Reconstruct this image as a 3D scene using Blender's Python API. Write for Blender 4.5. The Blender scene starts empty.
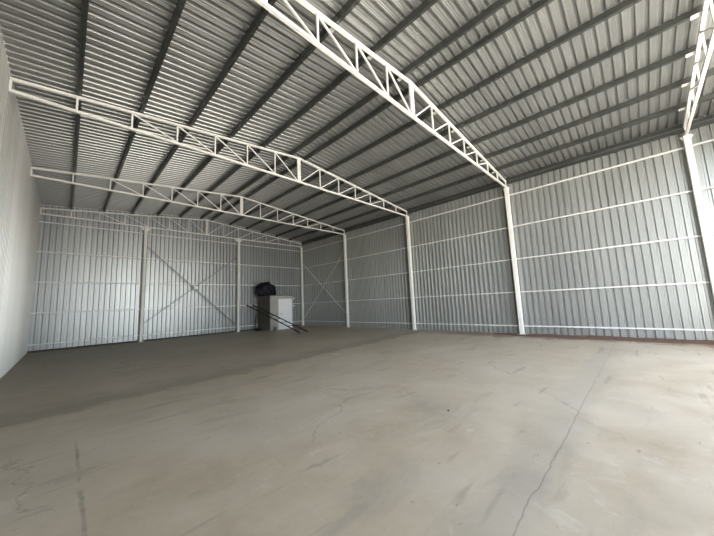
import bpy, math, random
from mathutils import Vector, Matrix, noise
random.seed(4)
S = bpy.context.scene
COL = S.collection
W = 13.776            # clear width between the wall frames
BAY = 5.0
XR = -W / 2           # ridge line
HB, HE, HT = 6.04, 6.29, 6.965   # bottom chord, top chord at the eave, top chord at the ridge
SL = (HT - HE) / (W / 2)
YF = -21.4            # open front of the hall

def chord_z(x): return HT - SL * abs(x - XR)
def roof_z(x): return chord_z(x) + 0.20

# ------------------------------------------------------------------ materials
def new_mat(name):
    m = bpy.data.materials.new(name); m.use_nodes = True
    nt = m.node_tree
    b = nt.nodes['Principled BSDF']
    return m, nt, b

def N(nt, kind, **kw):
    n = nt.nodes.new(kind)
    for k, v in kw.items():
        if k.startswith('i_'): n.inputs[k[2:].replace('_', ' ')].default_value = v
        else: setattr(n, k, v)
    return n

def ramp(nt, src, stops):
    r = nt.nodes.new('ShaderNodeValToRGB')
    el = r.color_ramp.elements
    while len(el) < len(stops): el.new(0.5)
    for e, (p, c) in zip(el, stops):
        e.position = p
        e.color = (c, c, c, 1) if isinstance(c, (int, float)) else (*c, 1)
    nt.links.new(src, r.inputs[0])
    return r

def plain(name, col, rough=0.5, metal=0.0, var=0.12, scale=3.0, bump=0.0):
    m, nt, b = new_mat(name)
    tc = N(nt, 'ShaderNodeTexCoord')
    n = N(nt, 'ShaderNodeTexNoise', i_Scale=scale, i_Detail=5.0)
    nt.links.new(tc.outputs['Object'], n.inputs['Vector'])
    r = ramp(nt, n.outputs['Fac'], [(0.3, tuple(c * (1 - var) for c in col)), (0.7, tuple(min(1, c * (1 + var)) for c in col))])
    nt.links.new(r.outputs[0], b.inputs['Base Color'])
    b.inputs['Roughness'].default_value = rough
    b.inputs['Metallic'].default_value = metal
    if bump:
        bp = N(nt, 'ShaderNodeBump', i_Strength=bump, i_Distance=0.02)
        nt.links.new(n.outputs['Fac'], bp.inputs['Height'])
        nt.links.new(bp.outputs[0], b.inputs['Normal'])
    return m

def sheet(name, axis, col, rough, metal=0.75, stretch=(1, 1, 1), bump=0.15, pvar=0.10):
    """galvanised trapezoidal sheet: tone differs a little from sheet to sheet (1 m wide) along axis"""
    m, nt, b = new_mat(name)
    tc = N(nt, 'ShaderNodeTexCoord')
    sep = N(nt, 'ShaderNodeSeparateXYZ')
    nt.links.new(tc.outputs['Object'], sep.inputs[0])
    fl = N(nt, 'ShaderNodeMath', operation='FLOOR')
    nt.links.new(sep.outputs[axis], fl.inputs[0])
    wn = N(nt, 'ShaderNodeTexWhiteNoise', noise_dimensions='1D')
    nt.links.new(fl.outputs[0], wn.inputs['W'])
    mp = N(nt, 'ShaderNodeMapping'); mp.inputs['Scale'].default_value = stretch
    nt.links.new(tc.outputs['Object'], mp.inputs['Vector'])
    n = N(nt, 'ShaderNodeTexNoise', i_Scale=2.2, i_Detail=4.0)
    nt.links.new(mp.outputs[0], n.inputs['Vector'])
    n2 = N(nt, 'ShaderNodeTexNoise', i_Scale=40.0, i_Detail=2.0)
    nt.links.new(tc.outputs['Object'], n2.inputs['Vector'])
    a = N(nt, 'ShaderNodeMath', operation='MULTIPLY_ADD'); a.inputs[1].default_value = pvar; a.inputs[2].default_value = 1 - pvar / 2
    nt.links.new(wn.outputs['Value'], a.inputs[0])
    c = N(nt, 'ShaderNodeMath', operation='MULTIPLY_ADD'); c.inputs[1].default_value = 0.16
    nt.links.new(n.outputs['Fac'], c.inputs[0]); nt.links.new(a.outputs[0], c.inputs[2])
    d = N(nt, 'ShaderNodeMath', operation='MULTIPLY_ADD'); d.inputs[1].default_value = 0.08
    nt.links.new(n2.outputs['Fac'], d.inputs[0]); nt.links.new(c.outputs[0], d.inputs[2])
    v = N(nt, 'ShaderNodeVectorMath', operation='SCALE'); v.inputs[0].default_value = tuple(x * 0.9 for x in col)
    nt.links.new(d.outputs[0], v.inputs['Scale'])
    nt.links.new(v.outputs[0], b.inputs['Base Color'])
    rr = N(nt, 'ShaderNodeMath', operation='MULTIPLY_ADD'); rr.inputs[1].default_value = 0.14; rr.inputs[2].default_value = rough - 0.07
    nt.links.new(n.outputs['Fac'], rr.inputs[0]); nt.links.new(rr.outputs[0], b.inputs['Roughness'])
    b.inputs['Metallic'].default_value = metal
    bp = N(nt, 'ShaderNodeBump', i_Strength=bump, i_Distance=0.03)
    nt.links.new(n.outputs['Fac'], bp.inputs['Height']); nt.links.new(bp.outputs[0], b.inputs['Normal'])
    return m

def floor_mat():
    m, nt, b = new_mat('concrete')
    L = nt.links.new
    tc = N(nt, 'ShaderNodeTexCoord'); P = tc.outputs['Object']
    sep = N(nt, 'ShaderNodeSeparateXYZ'); L(P, sep.inputs[0])
    def noise_(scale, detail=6.0, rough=0.6, st=(1, 1, 1), dist=0.0):
        mp = N(nt, 'ShaderNodeMapping'); mp.inputs['Scale'].default_value = st; L(P, mp.inputs['Vector'])
        n = N(nt, 'ShaderNodeTexNoise', i_Scale=scale, i_Detail=detail, i_Roughness=rough, i_Distortion=dist)
        L(mp.outputs[0], n.inputs['Vector']); return n.outputs['Fac']
    def math_(op, a, b_=None, c=None):
        n = N(nt, 'ShaderNodeMath', operation=op)
        for i, s in enumerate((a, b_, c)):
            if s is None: continue
            if isinstance(s, (int, float)): n.inputs[i].default_value = s
            else: L(s, n.inputs[i])
        return n.outputs[0]
    def mix(f, a, b_, mode='MIX'):
        n = N(nt, 'ShaderNodeMix', data_type='RGBA', blend_type=mode)
        for s, k in ((f, 'Factor'),):
            if isinstance(s, (int, float)): n.inputs[0].default_value = s
            else: L(s, n.inputs[0])
        for s, i in ((a, 6), (b_, 7)):
            if isinstance(s, tuple): n.inputs[i].default_value = (*s, 1)
            else: L(s, n.inputs[i])
        return n.outputs[2]
    def smooth(v, lo, hi):
        n = N(nt, 'ShaderNodeMapRange', interpolation_type='SMOOTHSTEP'); n.inputs[1].default_value = lo; n.inputs[2].default_value = hi
        L(v, n.inputs[0]); return n.outputs[0]
    big = noise_(0.45, 5.0); mid = noise_(1.7, 7.0, 0.65); fine = noise_(14.0, 4.0); streak = noise_(1.3, 6.0, 0.6, (0.45, 1.5, 1), 0.6)
    base = ramp(nt, mid, [(0.25, (0.385, 0.308, 0.215)), (0.5, (0.475, 0.395, 0.285)), (0.75, (0.55, 0.468, 0.35))]).outputs[0]
    base = mix(math_('MULTIPLY', smooth(big, 0.42, 0.66), 0.45), base, (0.575, 0.50, 0.388))
    # greyish trowel streaks and dirty scuffs
    base = mix(math_('MULTIPLY', smooth(streak, 0.53, 0.74), 0.42), base, (0.275, 0.24, 0.19))
    scuff = noise_(2.6, 3.0, 0.5, (0.35, 2.2, 1), 0.3)
    base = mix(math_('MULTIPLY', smooth(scuff, 0.61, 0.73), 0.42), base, (0.20, 0.162, 0.12))
    pale = noise_(3.1, 6.0, 0.7, (1, 1, 1), 1.0)
    base = mix(math_('MULTIPLY', smooth(pale, 0.58, 0.70), 0.4), base, (0.64, 0.575, 0.475))
    speck = noise_(9.0, 2.0, 0.5, (0.8, 1.3, 1))
    base = mix(math_('MULTIPLY', smooth(speck, 0.70, 0.76), 0.5), base, (0.19, 0.16, 0.125))
    # the older, greyer slab towards the back has an uneven edge
    edge = math_('ADD', sep.outputs['Y'], math_('MULTIPLY_ADD', mid, 1.6, -0.8))
    edge = math_('ADD', edge, math_('MULTIPLY', math_('ADD', sep.outputs['X'], 11.0), -0.10))
    back = smooth(edge, -11.98, -11.66)
    base = mix(math_('MULTIPLY', back, 0.25), base, mix(0.5, base, (0.27, 0.235, 0.185)))
    # a darker tide line on that edge
    tide = math_('MULTIPLY', back, math_('SUBTRACT', 1.0, smooth(edge, -11.75, -10.4)))
    base = mix(math_('MULTIPLY', tide, 0.5), base, (0.20, 0.165, 0.125))
    # slab joints: wandering saw cut across the hall and one along the left side
    def joint(coord, at, w, wob, depth):
        d = math_('ABSOLUTE', math_('ADD', math_('SUBTRACT', coord, at), math_('MULTIPLY_ADD', noise_(2.2, 3.0), wob, -wob / 2)))
        return math_('MULTIPLY', math_('SUBTRACT', 1.0, smooth(d, w * 0.3, w)), depth)
    j1 = joint(sep.outputs['Y'], -17.79, 0.009, 0.10, 0.5)
    j1b = joint(sep.outputs['Y'], -17.70, 0.32, 0.3, 0.28)
    base = mix(j1b, base, (0.33, 0.31, 0.27))
    base = mix(j1, base, (0.20, 0.17, 0.13))
    j2 = math_('MULTIPLY', joint(sep.outputs['X'], -12.53, 0.022, 0.08, 0.65), smooth(streak, 0.38, 0.6))
    j2 = math_('MULTIPLY', j2, math_('MULTIPLY', smooth(sep.outputs['Y'], -17.0, -15.2), math_('SUBTRACT', 1.0, smooth(sep.outputs['Y'], -13.6, -13.2))))
    base = mix(j2, base, (0.17, 0.145, 0.11))
    # fine hair cracks
    vor = N(nt, 'ShaderNodeTexVoronoi', feature='DISTANCE_TO_EDGE', i_Scale=0.32)
    wv = N(nt, 'ShaderNodeVectorMath', operation='MULTIPLY_ADD'); nz = N(nt, 'ShaderNodeTexNoise', i_Scale=1.6, i_Detail=4.0); L(P, nz.inputs['Vector'])
    L(nz.outputs['Color'], wv.inputs[0]); wv.inputs[1].default_value = (0.9, 0.9, 0); L(P, wv.inputs[2]); L(wv.outputs[0], vor.inputs['Vector'])
    crack = math_('MULTIPLY', math_('SUBTRACT', 1.0, smooth(vor.outputs['Distance'], 0.001, 0.006)), 0.35)
    crack = math_('MULTIPLY', crack, smooth(big, 0.45, 0.6))
    base = mix(crack, base, (0.20, 0.17, 0.14))
    # reddish earth washed in along the right wall
    dx = math_('ADD', sep.outputs['X'], math_('MULTIPLY', streak, 2.0))
    red = math_('MULTIPLY', smooth(dx, -0.35, 0.35), math_('SUBTRACT', 1.0, smooth(sep.outputs['Y'], -14.5, -9.0)))
    base = mix(math_('MULTIPLY', red, 0.85), base, (0.215, 0.125, 0.085))
    base = mix(math_('MULTIPLY', math_('SUBTRACT', fine, 0.5), 0.5), base, (0.62, 0.58, 0.50))
    L(base, b.inputs['Base Color'])
    L(ramp(nt, mid, [(0.3, 0.46), (0.7, 0.66)]).outputs[0], b.inputs['Roughness'])
    b.inputs['Specular IOR Level'].default_value = 0.5
    h = math_('ADD', math_('MULTIPLY', fine, 0.25), math_('SUBTRACT', mid, j1))
    bp = N(nt, 'ShaderNodeBump', i_Strength=0.12, i_Distance=0.02); L(h, bp.inputs['Height']); L(bp.outputs[0], b.inputs['Normal'])
    return m

M = {}
M['concrete'] = floor_mat()
M['wall_r'] = sheet('galvanised_side_sheet', 'Y', (0.39, 0.40, 0.385), 0.36, 0.5, (0.6, 1.5, 0.25), 0.0)
M['wall_b'] = sheet('galvanised_end_sheet', 'X', (0.39, 0.405, 0.415), 0.36, 0.6, (1.6, 0.6, 0.22), 0.0, 0.14)
M['wall_l'] = sheet('galvanised_near_sheet', 'Y', (0.44, 0.435, 0.415), 0.40, 0.4, (0.6, 1.5, 0.25), 0.0, 0.40)
M['roof'] = sheet('galvanised_roof_sheet', 'Y', (0.345, 0.35, 0.335), 0.34, 0.6, (0.5, 1.6, 1.0), 0.0, 0.10)
M['white'] = plain('white_steel_paint', (0.86, 0.85, 0.80), 0.42, 0.0, 0.05, 2.5)
M['girt'] = plain('light_grey_steel_paint', (0.76, 0.76, 0.735), 0.42, 0.0, 0.06, 2.5)
M['purlin'] = plain('dark_galvanised_steel', (0.14, 0.144, 0.135), 0.36, 0.8, 0.15, 5.0)
M['brace'] = plain('grey_steel', (0.20, 0.205, 0.205), 0.45, 0.4, 0.15, 6.0)
M['rod'] = plain('pale_steel_rod', (0.84, 0.84, 0.81), 0.4, 0.3, 0.08, 6.0)
M['base_shade'] = plain('dark_base_shade', (0.07, 0.066, 0.06), 0.85, 0.0, 0.3, 6.0)
M['booth'] = plain('grey_plaster', (0.40, 0.39, 0.365), 0.8, 0.0, 0.08, 4.0, 0.05)
M['booth_side'] = plain('dark_booth_side', (0.15, 0.14, 0.12), 0.8, 0.0, 0.15, 3.0, 0.05)  # darker brown-grey colour on the left side of the booth
M['door'] = plain('white_door_paint', (0.90, 0.91, 0.93), 0.35, 0.0, 0.02, 3.0)
M['rim'] = plain('dark_roof_board', (0.12, 0.115, 0.11), 0.7, 0.0, 0.15)
M['tarp'] = plain('dark_navy_plastic', (0.004, 0.004, 0.014), 0.7, 0.0, 0.5, 6.0, 0.3)
M['black'] = plain('black_rubber', (0.012, 0.012, 0.012), 0.6, 0.0, 0.3, 8.0)
M['timber'] = plain('dark_timber', (0.050, 0.040, 0.034), 0.75, 0.0, 0.3, 12.0)
M['bucket'] = plain('grey_plastic', (0.10, 0.105, 0.11), 0.5, 0.0, 0.1)
M['earth'] = plain('reddish_earth', (0.17, 0.095, 0.065), 0.95, 0.0, 0.3, 7.0, 0.4)
M['ground'] = plain('pale_dry_earth', (0.46, 0.43, 0.38), 0.95, 0.0, 0.15, 0.5)
M['stone'] = plain('dark_stone', (0.03, 0.028, 0.025), 0.8, 0.0, 0.2, 20.0)

# ------------------------------------------------------------------ mesh helpers
class MB:
    def __init__(self): self.v, self.f = [], []
    def add(self, vs, fs):
        o = len(self.v); self.v += [Vector(p) for p in vs]; self.f += [tuple(i + o for i in f) for f in fs]; return self
    def box(self, x0, x1, y0, y1, z0, z1):
        return self.add([(x, y, z) for z in (z0, z1) for x, y in ((x0, y0), (x1, y0), (x1, y1), (x0, y1))],
                        [(3, 2, 1, 0), (4, 5, 6, 7), (0, 1, 5, 4), (1, 2, 6, 5), (2, 3, 7, 6), (3, 0, 4, 7)])
    def sweep(self, prof, a, b, up=(0, 0, 1), closed=True):
        """profile points (u across, v up) carried from a to b"""
        a, b = Vector(a), Vector(b); d = (b - a).normalized(); up = Vector(up)
        s = d.cross(up).normalized(); u = s.cross(d).normalized(); n = len(prof)
        vs = [p + s * q[0] + u * q[1] for p in (a, b) for q in prof]
        fs = [(i, (i + 1) % n, n + (i + 1) % n, n + i) for i in range(n if closed else n - 1)]
        if closed: fs += [tuple(range(n - 1, -1, -1)), tuple(range(n, 2 * n))]
        return self.add(vs, fs)
    def bar(self, a, b, w, h, up=(0, 0, 1)):
        c = min(w, h) * 0.10
        w /= 2; h /= 2
        return self.sweep([(-w + c, -h), (w - c, -h), (w, -h + c), (w, h - c), (w - c, h), (-w + c, h), (-w, h - c), (-w, -h + c)], a, b, up)
    def rod(self, a, b, r, n=10, up=(0, 0, 1)):
        return self.sweep([(r * math.cos(2 * math.pi * i / n), r * math.sin(2 * math.pi * i / n)) for i in range(n)], a, b, up)
    def lathe(self, prof, c, n=20):
        vs = [(c[0] + r * math.cos(2 * math.pi * i / n), c[1] + r * math.sin(2 * math.pi * i / n), c[2] + z) for r, z in prof for i in range(n)]
        fs = [(k * n + i, k * n + (i + 1) % n, (k + 1) * n + (i + 1) % n, (k + 1) * n + i) for k in range(len(prof) - 1) for i in range(n)]
        fs += [tuple(range(n - 1, -1, -1)), tuple((len(prof) - 1) * n + i for i in range(n))]
        return self.add(vs, fs)
    def build(self, name, mat, parent=None, origin=None, smooth=False):
        o0 = Vector((0, 0, 0))
        p = parent
        while p is not None: o0 += p.location; p = p.parent
        if origin is not None: o0 = Vector(origin)
        me = bpy.data.meshes.new(name)
        me.from_pydata([tuple(q - o0) for q in self.v], [], self.f); me.update()
        if smooth: me.polygons.foreach_set('use_smooth', [True] * len(me.polygons))
        me.materials.append(mat)
        ob = bpy.data.objects.new(name, me); COL.objects.link(ob)
        if parent is not None: ob.parent = parent
        if origin is not None: ob.location = origin
        return ob

def tag(o, label, cat, group=None, kind=None):
    if label: o['label'] = label
    if cat: o['category'] = cat
    if group: o['group'] = group
    if kind: o['kind'] = kind
    return o
def thing(name, loc, label, cat, group=None):
    o = bpy.data.objects.new(name, None); COL.objects.link(o); o.location = loc; o.empty_display_size = 0.2
    return tag(o, label, cat, group)
def copy_tree(o, parent=None):
    c = o.copy(); COL.objects.link(c)
    if parent is not None: c.parent = parent
    for ch in list(o.children): copy_tree(ch, c)
    return c
def structure(o): o['kind'] = 'structure'; return o

# ------------------------------------------------------------------ corrugated sheets
PITCH = 0.2
GROOVE_WALL = [(0.118, 0), (0.130, .060), (0.180, .060)]
GROOVE_ROOF = [(0.116, 0), (0.128, .054), (0.178, .054)]
GROOVE_END = [(0.110, 0), (0.121, .050), (0.172, .050)]
def sheet_profile(t0, t1, ribs=True, groove=GROOVE_END):
    """(t, depth) along the sheet: wide pans with two faint ribs, narrow trapezoid channels going outwards"""
    out = []; k0 = math.floor(t0 / PITCH) - 1; k1 = math.ceil(t1 / PITCH) + 1
    unit = [(0.0, 0), (0.030, 0), (0.033, .004), (0.040, .004), (0.044, 0), (0.066, 0), (0.070, .004), (0.077, .004), (0.081, 0), *groove]
    if not ribs: unit = [unit[0]] + unit[-3:]
    for k in range(k0, k1 + 1):
        for u, d in unit:
            t = k * PITCH + u
            if t0 <= t <= t1: out.append((t, d))
    out = [(t0, 0)] + [q for q in out if t0 + 1e-4 < q[0] < t1 - 1e-4] + [(t1, 0)]
    return out

def wall_along_y(name, x, out, y0, y1, mat, z0=0.0):
    m = MB(); pr = sheet_profile(y0, y1, out > 0, GROOVE_WALL)
    vs = []
    for t, d in pr:
        xx = x + d if out > 0 else x + 0.6 * d      # the left wall turns its ribs inwards
        vs += [(xx, t, z0), (xx, t, roof_z(xx) + 0.064)]
    n = len(pr)
    fs = [(2 * i, 2 * i + 2, 2 * i + 3, 2 * i + 1) for i in range(n - 1)]
    if out > 0: fs = [f[::-1] for f in fs]
    return structure(m.add(vs, fs).build(name, mat))
wall_along_y('wall_right', 0.15, 1, YF, 0.18, M['wall_r'])
wall_along_y('wall_left', -W - 0.030, -1, YF, 0.18, M['wall_l'], 0.0)
m = MB(); pr = sheet_profile(-W - 0.09, 0.17); pr.append((XR, 0)); pr = sorted(set(pr))
vs = []
for t, d in pr: vs += [(t, 0.15 + d, 0.07), (t, 0.15 + d, roof_z(t) + 0.064)]
m.add(vs, [(2 * i, 2 * i + 2, 2 * i + 3, 2 * i + 1) for i in range(len(pr) - 1)])
structure(m.build('wall_back', M['wall_b']))
# unseen front wall behind the camera; its doorway is shaped for the light inside
mf = MB()
DOOR0, DOOR1, DOORZ = -12.0, -1.8, 6.2
for xa, xb, za in ((-W, DOOR0, 0), (DOOR0, DOOR1, DOORZ), (DOOR1, 0.15, 0)):
    if xb - xa < 0.2: continue
    pr = sheet_profile(xa, xb); vs = []
    for t, d in pr: vs += [(t, YF - d, za), (t, YF - d, roof_z(t) + 0.04)]
    mf.add(vs, [(2 * i, 2 * i + 1, 2 * i + 3, 2 * i + 2) for i in range(len(pr) - 1)])
structure(mf.build('wall_front', M['wall_b']))
m = MB(); pr = sheet_profile(YF - 0.4, 0.35, True, GROOVE_ROOF); vs = []
for t, d in pr:
    for x in (-W - 0.35, XR, 0.45): vs.append((x, t, roof_z(x) + d))
fs = []
for i in range(len(pr) - 1):
    for k in (0, 1): fs.append((3 * i + k, 3 * i + 3 + k, 3 * i + 4 + k, 3 * i + k + 1))
m.add(vs, fs); structure(m.build('ceiling', M['roof']))
structure(MB().box(-W - 0.06, 0.3, YF, 0.3, -0.15, 0.0).build('floor', M['concrete']))
structure(MB().add([(-90, -110, -0.16), (90, -110, -0.16), (90, 60, -0.16), (-90, 60, -0.16)], [(0, 1, 2, 3)]).build('ground', M['ground']))
structure(MB().box(-W - 0.06, 0.14, 0.150, 0.20, 0.0, 0.075).build('shade_strip_back', M['base_shade']))  # shade of the gap under the end wall, put in as a dark strip
# pale flashing where the end wall meets the roof sheet
m = MB()
for a, b in (((-W + 0.01, .140, roof_z(-W) - .012), (XR, .140, roof_z(XR) - .012)), ((XR, .140, roof_z(XR) - .012), (0.13, .140, roof_z(0.13) - .012))):
    m.bar(a, b, 0.016, 0.018)
structure(m.build('trim_1', M['girt']))

# ------------------------------------------------------------------ roof trusses
FR = {i: -(5 - i) * BAY for i in range(1, 6)}     # frame 1 is beside the camera, frame 5 at the end wall
PUR = [XR + s * d for d in (0.29, 1.40, 2.50, 3.62, 4.74, 5.87) for s in (-1, 1)]
def double_bar(mb, a, b, w, h):
    # two back-to-back channels: a groove shows on the underside
    a, b = Vector(a), Vector(b); d = (b - a).normalized(); s = d.cross(Vector((0, 0, 1))).normalized()
    g = w * 0.27
    mb.bar(a + s * g, b + s * g, w * 0.46, h); mb.bar(a - s * g, b - s * g, w * 0.46, h)
    u = s.cross(d).normalized()
    mb.bar(a + u * 0.006, b + u * 0.006, w * 0.16, h - 0.02)
t = thing('roof_truss', (XR, 0, HB - 0.031), None, 'truss', 'white roof trusses')
C = 0.062
for s in (-1, 1):
    mb = MB(); double_bar(mb, (XR, 0, HT), (XR + s * (W / 2 - 0.012), 0, HE), C, C); mb.build('top_chord', M['white'], t)
mb = MB(); double_bar(mb, (-W + 0.012, 0, HB), (-0.012, 0, HB), C, C); mb.build('bottom_chord', M['white'], t)
P7 = W / 14
for k in range(-7, 8):
    x = XR + k * P7
    if abs(k) == 7: x -= 0.022 * (1 if k > 0 else -1)
    z1 = chord_z(x) - 0.031
    mb = MB()
    if k == 0:
        for dx in (-0.045, 0.045): mb.bar((x + dx, 0, HB + 0.031), (x + dx, 0, z1), 0.05, 0.055, (0, 1, 0))
        mb.bar((x, 0, HB + 0.031), (x, 0, z1), 0.05, 0.02, (0, 1, 0))
    else: mb.bar((x, 0, HB + 0.031), (x, 0, z1), 0.04, 0.04, (0, 1, 0))
    mb.build('web_post', M['white'], t)
for s in (-1, 1):
    for k in range(0, 5):
        a = (XR + s * (k * P7 + (0.09 if k == 0 else 0.03)), 0, HB + 0.04)
        xb = XR + s * ((k + 1) * P7 - 0.03)
        MB().bar(a, (xb, 0, chord_z(xb) - 0.042), 0.036, 0.036).build('web_diagonal', M['white'], t)
for x in PUR:
    z = chord_z(x) + 0.033; dz = -SL * 0.06 * (1 if x > XR else -1)
    MB().add([(x - .055, .02, z - dz), (x + .055, .02, z + dz), (x + .055, .17, z + dz), (x - .055, .17, z - dz),
              (x - .055, .02, z - dz + .007), (x + .055, .02, z + dz + .007), (x + .055, .17, z + dz + .007), (x - .055, .17, z - dz + .007)],
             [(3, 2, 1, 0), (4, 5, 6, 7), (0, 1, 5, 4), (1, 2, 6, 5), (2, 3, 7, 6), (3, 0, 4, 7)]).build('purlin_cleat', M['white'], t)
TL = {5: 'white roof truss lying against the back wall, above the two wall posts',
      4: 'farthest free-spanning white roof truss, next in front of the back wall',
      3: 'white roof truss in mid-hall, reaching the left wall high up in the photo',
      2: 'large white roof truss running overhead from the top edge down to the right wall',
      1: 'steep white roof truss cut off by the top right corner of the photo'}
for i in (5, 4, 3, 2, 1):
    o = t if i == 5 else copy_tree(t)
    o.location.y = FR[i]; o['label'] = TL[i]

# ------------------------------------------------------------------ wall columns and end-wall posts
def column(loc, w, label, group, kind):
    x, y = loc; h = HB - 0.033
    c = thing('steel_column', (x, y, 0), label, 'column', group)
    MB().bar((x, y, 0.015), (x, y, h - 0.012), w, w, (0, 1, 0)).build('shaft', M['white'], c)
    b = MB().box(x - w * .85, x + w * (.85 if kind == 'post' else .52), y - w * .85, y + w * (.52 if kind == 'post' else .85), 0, 0.015).build('base_plate', M['white'], c)
    for sx, sy in ((-1, -1), (1, -1), (-1, 1)) if kind == 'post' else ((-1, -1), (-1, 1)):
        MB().lathe([(0.014, 0), (0.014, 0.02), (0.008, 0.022), (0.008, 0.04)], (x + sx * w * .68, y + (sy if kind != 'post' else -1) * w * .68 if sy < 0 else y + w * (.68 if kind != 'post' else .3), 0.015), 6).build('anchor_bolt', M['brace'], b)
    MB().box(x - w * .62, x + w * .5, y - w * .62, y + w * .5, h - 0.012, h).build('cap_plate', M['white'], c)
    # haunch plates under the chord
    if kind == 'post':
        for s in (-1, 1):
            MB().add([(x + s * w / 2, y - .008, h - .012), (x + s * (w / 2 + .17), y - .008, h - .012), (x + s * (w / 2 + .17), y - .008, h - .04), (x + s * w / 2, y - .008, h - .22),
                      (x + s * w / 2, y + .008, h - .012), (x + s * (w / 2 + .17), y + .008, h - .012), (x + s * (w / 2 + .17), y + .008, h - .04), (x + s * w / 2, y + .008, h - .22)],
                     [(0, 1, 2, 3), (7, 6, 5, 4), (0, 4, 5, 1), (1, 5, 6, 2), (2, 6, 7, 3), (3, 7, 4, 0)]).build('haunch_plate', M['white'], c)
    else:
        for s in (-1, 1):
            MB().add([(x - .008, y + s * w / 2, h - .012), (x - .008, y + s * (w / 2 + .07), h - .012), (x - .008, y + s * w / 2, h - .13),
                      (x + .008, y + s * w / 2, h - .012), (x + .008, y + s * (w / 2 + .07), h - .012), (x + .008, y + s * w / 2, h - .13)],
                     [(0, 1, 2), (5, 4, 3), (0, 3, 4, 1), (1, 4, 5, 2), (2, 5, 3, 0)]).build('haunch_plate', M['white'], c)
    return c
CL = {5: 'white steel column standing in the back right corner of the hall',
      4: 'white right-wall column beside the thin cross brace, next to the corner column',
      3: 'white right-wall column under the mid-hall truss, third from the back corner',
      2: 'tall white right-wall column at the foot of the large overhead truss',
      1: 'nearest white right-wall column, cut off by the right edge of the photo'}
for i in (1, 2, 3, 4, 5): column((0.0, FR[i]), 0.15, CL[i], 'white columns along the right wall', 'column')
XP1, XP2 = -W * 10 / 14 - 0.08, -W * 5 / 14
column((XP1, 0.0), 0.135, 'white back-wall post left of the cross brace', 'white back-wall posts', 'post')
column((XP2, 0.0), 0.135, 'white back-wall post between the cross brace and the booth', 'white back-wall posts', 'post')

# ------------------------------------------------------------------ purlins, eave beams
def c_section(w, h, th=0.006, lip=0.018, flip=1):
    p = [(-w / 2, 0), (w / 2, 0), (w / 2, lip), (w / 2 - th, lip), (w / 2 - th, th), (-w / 2 + th, th), (-w / 2 + th, h - th), (w / 2 - th, h - th), (w / 2 - th, h - lip), (w / 2, h - lip), (w / 2, h), (-w / 2, h)]
    return [(flip * a, b) for a, b in p] if flip > 0 else [(-a, b) for a, b in p][::-1]
names = ['ridge', 'second', 'third', 'fourth', 'fifth', 'sixth']
y0, y1 = YF - 0.3, 0.13
for idx, x in enumerate(PUR):
    k, right = idx // 2, idx % 2
    up = Vector((SL if right else -SL, 0, 1)).normalized()
    z = chord_z(x) + 0.045
    side = 'right' if right else 'left'
    lab = ('dark roof purlin just %s of the ridge, running the length of the hall' % side if k == 0 else
           'dark roof purlin, %s from the ridge on the %s roof slope' % (names[k], side))
    o = MB().sweep(c_section(0.065, 0.140, flip=1), (x, y0, z), (x, y1, z), up).build('roof_purlin', M['purlin'], origin=(x, -12, z))
    tag(o, lab, 'purlin', 'dark roof purlins')
e = thing('eave_beam', (0.11, -12, 6.19), 'grey channel beam along the top of the right wall', 'beam')
MB().sweep(c_section(0.062, 0.255, lip=0.03, flip=-1), (0.113, YF, 6.19), (0.113, 0.13, 6.19)).build('channel', M['purlin'], e)
MB().bar((0.076, YF, 6.31), (0.076, 0.07, 6.31), 0.012, 0.02).build('lip_strip', M['brace'], e)

# ------------------------------------------------------------------ girts
GZ = [0.32, 1.66, 3.0, 4.35, 5.70]
RN = ['lowest', 'second lowest', 'middle', 'second highest', 'topmost']
BN = {4: 'in the right-wall bay with the thin cross brace', 3: 'in the right-wall bay second from the back corner', 2: 'in the right-wall bay left of the tall overhead-truss column',
      1: 'in the wide right-wall bay beside the nearest column', 0: 'in the right-wall bay beyond the nearest column'}
def u_section(w, h, th=0.006):   # open upwards
    return [(-w / 2, 0), (w / 2, 0), (w / 2, h), (w / 2 - th, h), (w / 2 - th, th), (-w / 2 + th, th), (-w / 2 + th, h), (-w / 2, h)]
for b in (4, 3, 2, 1, 0):
    ya, yb = (FR[b] if b else YF) + 0.012, FR[b + 1] - 0.012
    if b == 4: yb = 0.07
    for z, rn in zip(GZ, RN):
        o = MB().sweep(u_section(0.064, 0.045), (0.114, ya, z - .022), (0.114, yb, z - .022)).build('wall_girt', M['girt'], origin=(0.114, (ya + yb) / 2, z))
        tag(o, '%s white girt %s' % (rn, BN[b]), 'girt', 'right wall girts')
for xa, xb, bn in ((-W + 0.003, XP1 - 0.01, 'on the back wall, left of both wall posts'), (XP1 + 0.01, XP2 - 0.01, 'on the back wall behind the cross brace'), (XP2 + 0.01, 0.07, 'on the back wall, right-hand bay behind the booth')):
    for z, rn in zip(GZ, RN):
        o = MB().sweep(u_section(0.064, 0.045), (xa, 0.114, z - .022), (xb, 0.114, z - .022)).build('wall_girt', M['girt'], origin=((xa + xb) / 2, 0.114, z))
        tag(o, '%s white girt %s' % (rn, bn), 'girt', 'back wall girts')

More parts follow.
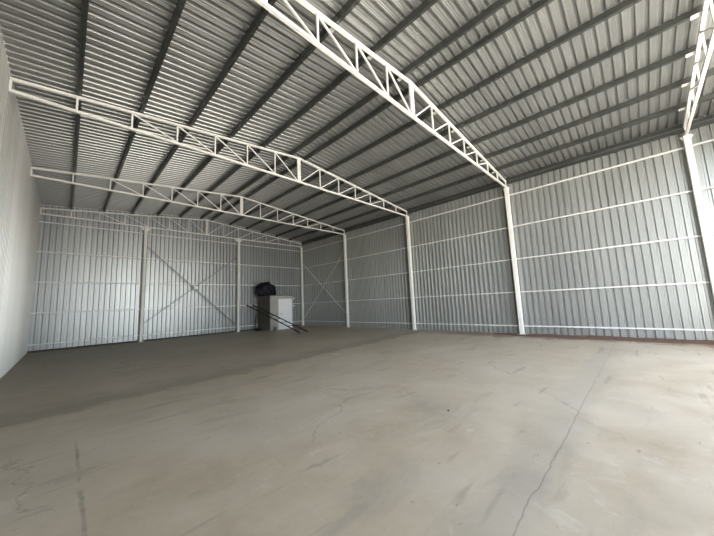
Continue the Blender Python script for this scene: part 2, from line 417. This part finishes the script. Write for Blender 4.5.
# ------------------------------------------------------------------ cross braces
c = thing('cross_brace', (-7.40, 0, 2.80), 'grey X-shaped cross brace between the two back-wall posts', 'brace')
for a, b, y in (((XP1 + .095, 4.97), (XP2 - .095, .42), -.026), ((XP1 + .095, .92), (XP2 - .095, 4.78), .026)):
    MB().bar((a[0], y, a[1]), (b[0], y, b[1]), .03, .045).build('brace_bar', M['brace'], c)
p = MB().box(-7.52, -7.30, -.064, -.052, 2.69, 2.90).build('gusset_plate', M['white'], c)
for dx, dz in ((-.07, .07), (.07, -.07), (-.07, -.07), (.07, .07)):
    MB().rod((-7.41 + dx, -.076, 2.795 + dz), (-7.41 + dx, -.064, 2.795 + dz), .012, 6).build('bolt', M['brace'], p)
c = thing('cross_brace', (0, -2.5, 2.7), 'thin pale rod cross brace on the right wall by the back corner', 'brace')
for a, b, x in (((-.115, 4.75), (-4.885, .90), -.03), ((-.115, .47), (-4.885, 4.90), .03)):
    r = MB().rod((x, a[0], a[1]), (x, b[0], b[1]), .018, 8).build('tie_rod', M['rod'], c)
    d = (Vector((x, b[0], b[1])) - Vector((x, a[0], a[1]))).normalized(); q = Vector((x, a[0], a[1])) + d * 0.9
    MB().rod(q, q + d * 0.22, .028, 8).build('turnbuckle', M['rod'], r)

# ------------------------------------------------------------------ booth at the back wall and what stands round it
X0, X1, Y0, Y1, ZB = -3.565, -1.93, -1.60, 0.06, 2.18
bo = thing('booth', ((X0 + X1) / 2, (Y0 + Y1) / 2, 0), 'small grey booth with a white door standing against the back wall', 'booth')
MB().box(X0 + .03, X1, Y0, Y1, 0, ZB).build('body', M['booth'], bo)
tag(MB().box(X0, X0 + .028, Y0 + .004, Y1, 0, ZB - .003).build('side_face', M['booth_side'], bo), 'darker brown-grey left side', None)
tag(MB().box(X0 - .012, X1 + .03, Y0 - .04, Y1, ZB + .001, ZB + .05).build('roof_board', M['rim'], bo), 'dark flat roof board', None)
d = MB()
DX0, DX1, DZ = -2.98, -1.95, 1.99
d.box(DX0 + .07, DX1 - .07, Y0 - .035, Y0 - .002, .02, DZ - .07)
d_ = d.build('door', M['door'], bo)
mb = MB(); mb.box(DX0, DX0 + .065, Y0 - .05, Y0 - .001, 0, DZ); mb.box(DX1 - .065, DX1, Y0 - .05, Y0 - .001, 0, DZ); mb.box(DX0 + .065, DX1 - .065, Y0 - .05, Y0 - .001, DZ - .065, DZ)
mb.build('door_frame', M['door'], bo)
mb = MB()
for xa, xb, za, zb in ((DX0 + .20, DX1 - .20, 1.70, 1.72), (DX0 + .20, DX1 - .20, .22, .24), (DX0 + .20, DX0 + .22, .24, 1.70), (DX1 - .22, DX1 - .20, .24, 1.70)):
    mb.box(xa, xb, Y0 - .042, Y0 - .035, za, zb)
mb.build('panel_moulding', M['door'], d_)
MB().rod((DX0 + .14, Y0 - .085, 1.0), (DX0 + .26, Y0 - .085, 1.0), .011, 8).rod((DX0 + .14, Y0 - .085, 1.0), (DX0 + .14, Y0 - .035, 1.0), .012, 8).build('door_handle', M['brace'], d_)

def lump(c, r, amp, freq, seed, flat=-0.55, sub=4):
    import bmesh
    bm = bmesh.new(); bmesh.ops.create_icosphere(bm, subdivisions=sub, radius=1.0)
    m = MB(); vs = []
    for v in bm.verts:
        n = v.co.normalized()
        k = 1 + amp * noise.noise(n * freq + Vector((seed, 0, 0))) + amp * 0.5 * noise.noise(n * freq * 2.7 + Vector((seed, 5, 0))) - amp * .35 * abs(noise.noise(n * freq * 1.9 + Vector((0, seed, 2))))
        q = n * k
        if q.z < flat: q.z = flat
        vs.append((c[0] + q.x * r[0], c[1] + q.y * r[1], c[2] + (q.z - flat) * r[2]))
    fs = [tuple(v.index for v in f.verts) for f in bm.faces]; bm.free()
    return m.add(vs, fs)
ztop = ZB + .05
o = lump((-3.22, -.50, ztop), (.68, .48, .60), .22, 2.1, 5.3).build('tarp_bundle', M['tarp'], origin=(-3.14, -.50, ztop), smooth=True)
tag(o, 'dark navy lumpy bundle lying on top of the booth', 'bundle')
o = lump((-3.90, -.75, 0), (.20, .30, .12), .3, 2.2, 8.1, sub=3).build('sack', M['black'], origin=(-3.90, -.75, 0), smooth=True)
tag(o, 'small black sack on the floor at the foot of the booth side', 'sack')
b = thing('bucket', (-3.42, -2.0, 0), 'small grey bucket on the floor in front of the booth', 'bucket')
MB().lathe([(.070, 0), (.085, .20), (.092, .20), (.092, .215), (.080, .215), (.066, .02)], (-3.42, -2.0, 0), 20).build('pail', M['bucket'], b)
mb = MB(); pts = [(-3.42 + .094 * math.cos(a), -2.0, .208 + .10 * math.sin(a)) for a in [math.pi * i / 10 for i in range(11)]]
for p, q in zip(pts, pts[1:]): mb.rod(p, q, .005, 6, (0, 1, 0))
mb.build('handle', M['black'], b)

la = thing('ladder', (-3.31, -4.95, 0), 'long dark ladder leaning low against the back wall beside the booth', 'ladder')
A0, A1 = Vector((-3.62, -5.0, .025)), Vector((-4.34, .045, 1.68))
B0, B1 = Vector((-3.10, -5.0, .025)), Vector((-3.91, .045, 1.68))
MB().bar(A0, A1, .042, .06).build('rail', M['timber'], la); MB().bar(B0, B1, .042, .06).build('rail', M['timber'], la)
for k in range(8):
    f = .09 + k * .118
    MB().bar(A0.lerp(A1, f), B0.lerp(B1, f), .045, .03).build('rung', M['timber'], la)
pp = thing('drain_pipe', (-3.80, -.05, 0), 'thin black pipe standing by the back wall left of the booth', 'pipe')
mb = MB(); pts = [(-3.85, -.05, .035), (-3.80, -.05, .03), (-3.79, -.04, .45), (-3.72, -.02, .86), (-3.71, -.01, 1.05)]
for p, q in zip(pts[1:], pts[2:]): mb.rod(p, q, .028, 10, (0, 1, 0))
mb.build('tube', M['black'], pp); MB().box(-3.90, -3.73, -.10, 0, 0, .04).build('foot', M['black'], pp)
for z, w in ((2.04, 'upper'), (1.50, 'lower')):
    f = thing('wall_box', (-.70, .147, z), '%s of two tiny white boxes on the back wall, right of the booth' % w, 'box', 'white boxes right of the booth')
    MB().box(-.755, -.645, .108, .149, z - .055, z + .055).build('box', M['door'], f)
    MB().box(-.735, -.665, .103, .108, z - .035, z + .035).build('cover', M['door'], f)

# loose earth washed in at the foot of the right wall, and a pebble
m = MB(); nx, ny = 12, 150; vs = []
for j in range(ny):
    y = -22.5 + j * 0.06
    fade = min(1, max(0, (-13.6 - y) / 2.5)) 
    for i in range(nx):
        u = i / (nx - 1); x = -0.78 * (1 - u) + 0.145 * u
        h = 0.045 * fade * max(0, noise.noise(Vector((x * 3, y * 1.1, 1))) * .6 + .15 + u * .75) * math.sin(min(1, u * 1.6) * math.pi / 2) - 0.006
        vs.append((x, y, h))
fs = [(j * nx + i, j * nx + i + 1, (j + 1) * nx + i + 1, (j + 1) * nx + i) for j in range(ny - 1) for i in range(nx - 1)]
tag(m.add(vs, fs).build('earth', M['earth'], smooth=True), 'reddish earth strewn along the foot of the right wall', 'earth', kind='stuff')
o = lump((-8.98, -16.5, 0), (.018, .014, .009), .3, 2.0, 1.0, sub=2).build('pebble', M['stone'], origin=(-8.98, -16.5, 0))
tag(o, 'single dark pebble lying on the open concrete floor', 'pebble')

# ------------------------------------------------------------------ daylight
w = bpy.data.worlds.new('sky'); S.world = w; w.use_nodes = True
nt = w.node_tree
sk = nt.nodes.new('ShaderNodeTexSky'); sk.sky_type = 'NISHITA'; sk.sun_disc = False
sk.sun_elevation = math.radians(60); sk.sun_rotation = math.radians(270); sk.air_density = 1.2; sk.dust_density = 1.2
hs = nt.nodes.new('ShaderNodeHueSaturation'); hs.inputs['Saturation'].default_value = 0.55
nt.links.new(sk.outputs[0], hs.inputs['Color']); nt.links.new(hs.outputs[0], nt.nodes['Background'].inputs[0])
nt.nodes['Background'].inputs[1].default_value = 0.58
sun = bpy.data.lights.new('sun', 'SUN'); sun.energy = 21.0; sun.angle = math.radians(0.6); sun.color = (1, .97, .93)
so = bpy.data.objects.new('sun', sun); COL.objects.link(so)
so.rotation_euler = Vector((0.85, 0.06, -1.5)).to_track_quat('-Z', 'Y').to_euler()
so.location = (-20, -40, 40)

# ------------------------------------------------------------------ camera
cam = bpy.data.cameras.new('camera'); co = bpy.data.objects.new('camera', cam); COL.objects.link(co)
F = Vector((0.7069441, 0.69681851, 0.12113628)); R = Vector((0.70505221, -0.70786568, -0.04275013)); U = Vector((-0.05595913, -0.11562935, 0.99171489))
co.matrix_world = Matrix(((R.x, U.x, -F.x, -12.7043604), (R.y, U.y, -F.y, -18.5513782), (R.z, U.z, -F.z, 1.5), (0, 0, 0, 1)))
cam.sensor_fit = 'HORIZONTAL'; cam.sensor_width = 36.0; cam.lens = 36.0 * 286.629899 / 714
cam.clip_start = 0.05; cam.clip_end = 500
S.camera = co
S.view_settings.view_transform = 'Standard'; S.view_settings.look = 'None'
S.view_settings.gamma = 1.0; S.view_settings.use_curve_mapping = False
S.view_settings.exposure = 1.45
# cleaner light transport through the single opening
S.cycles.use_guiding = True
S.cycles.use_adaptive_sampling = False
S.cycles.sample_clamp_indirect = 6.0
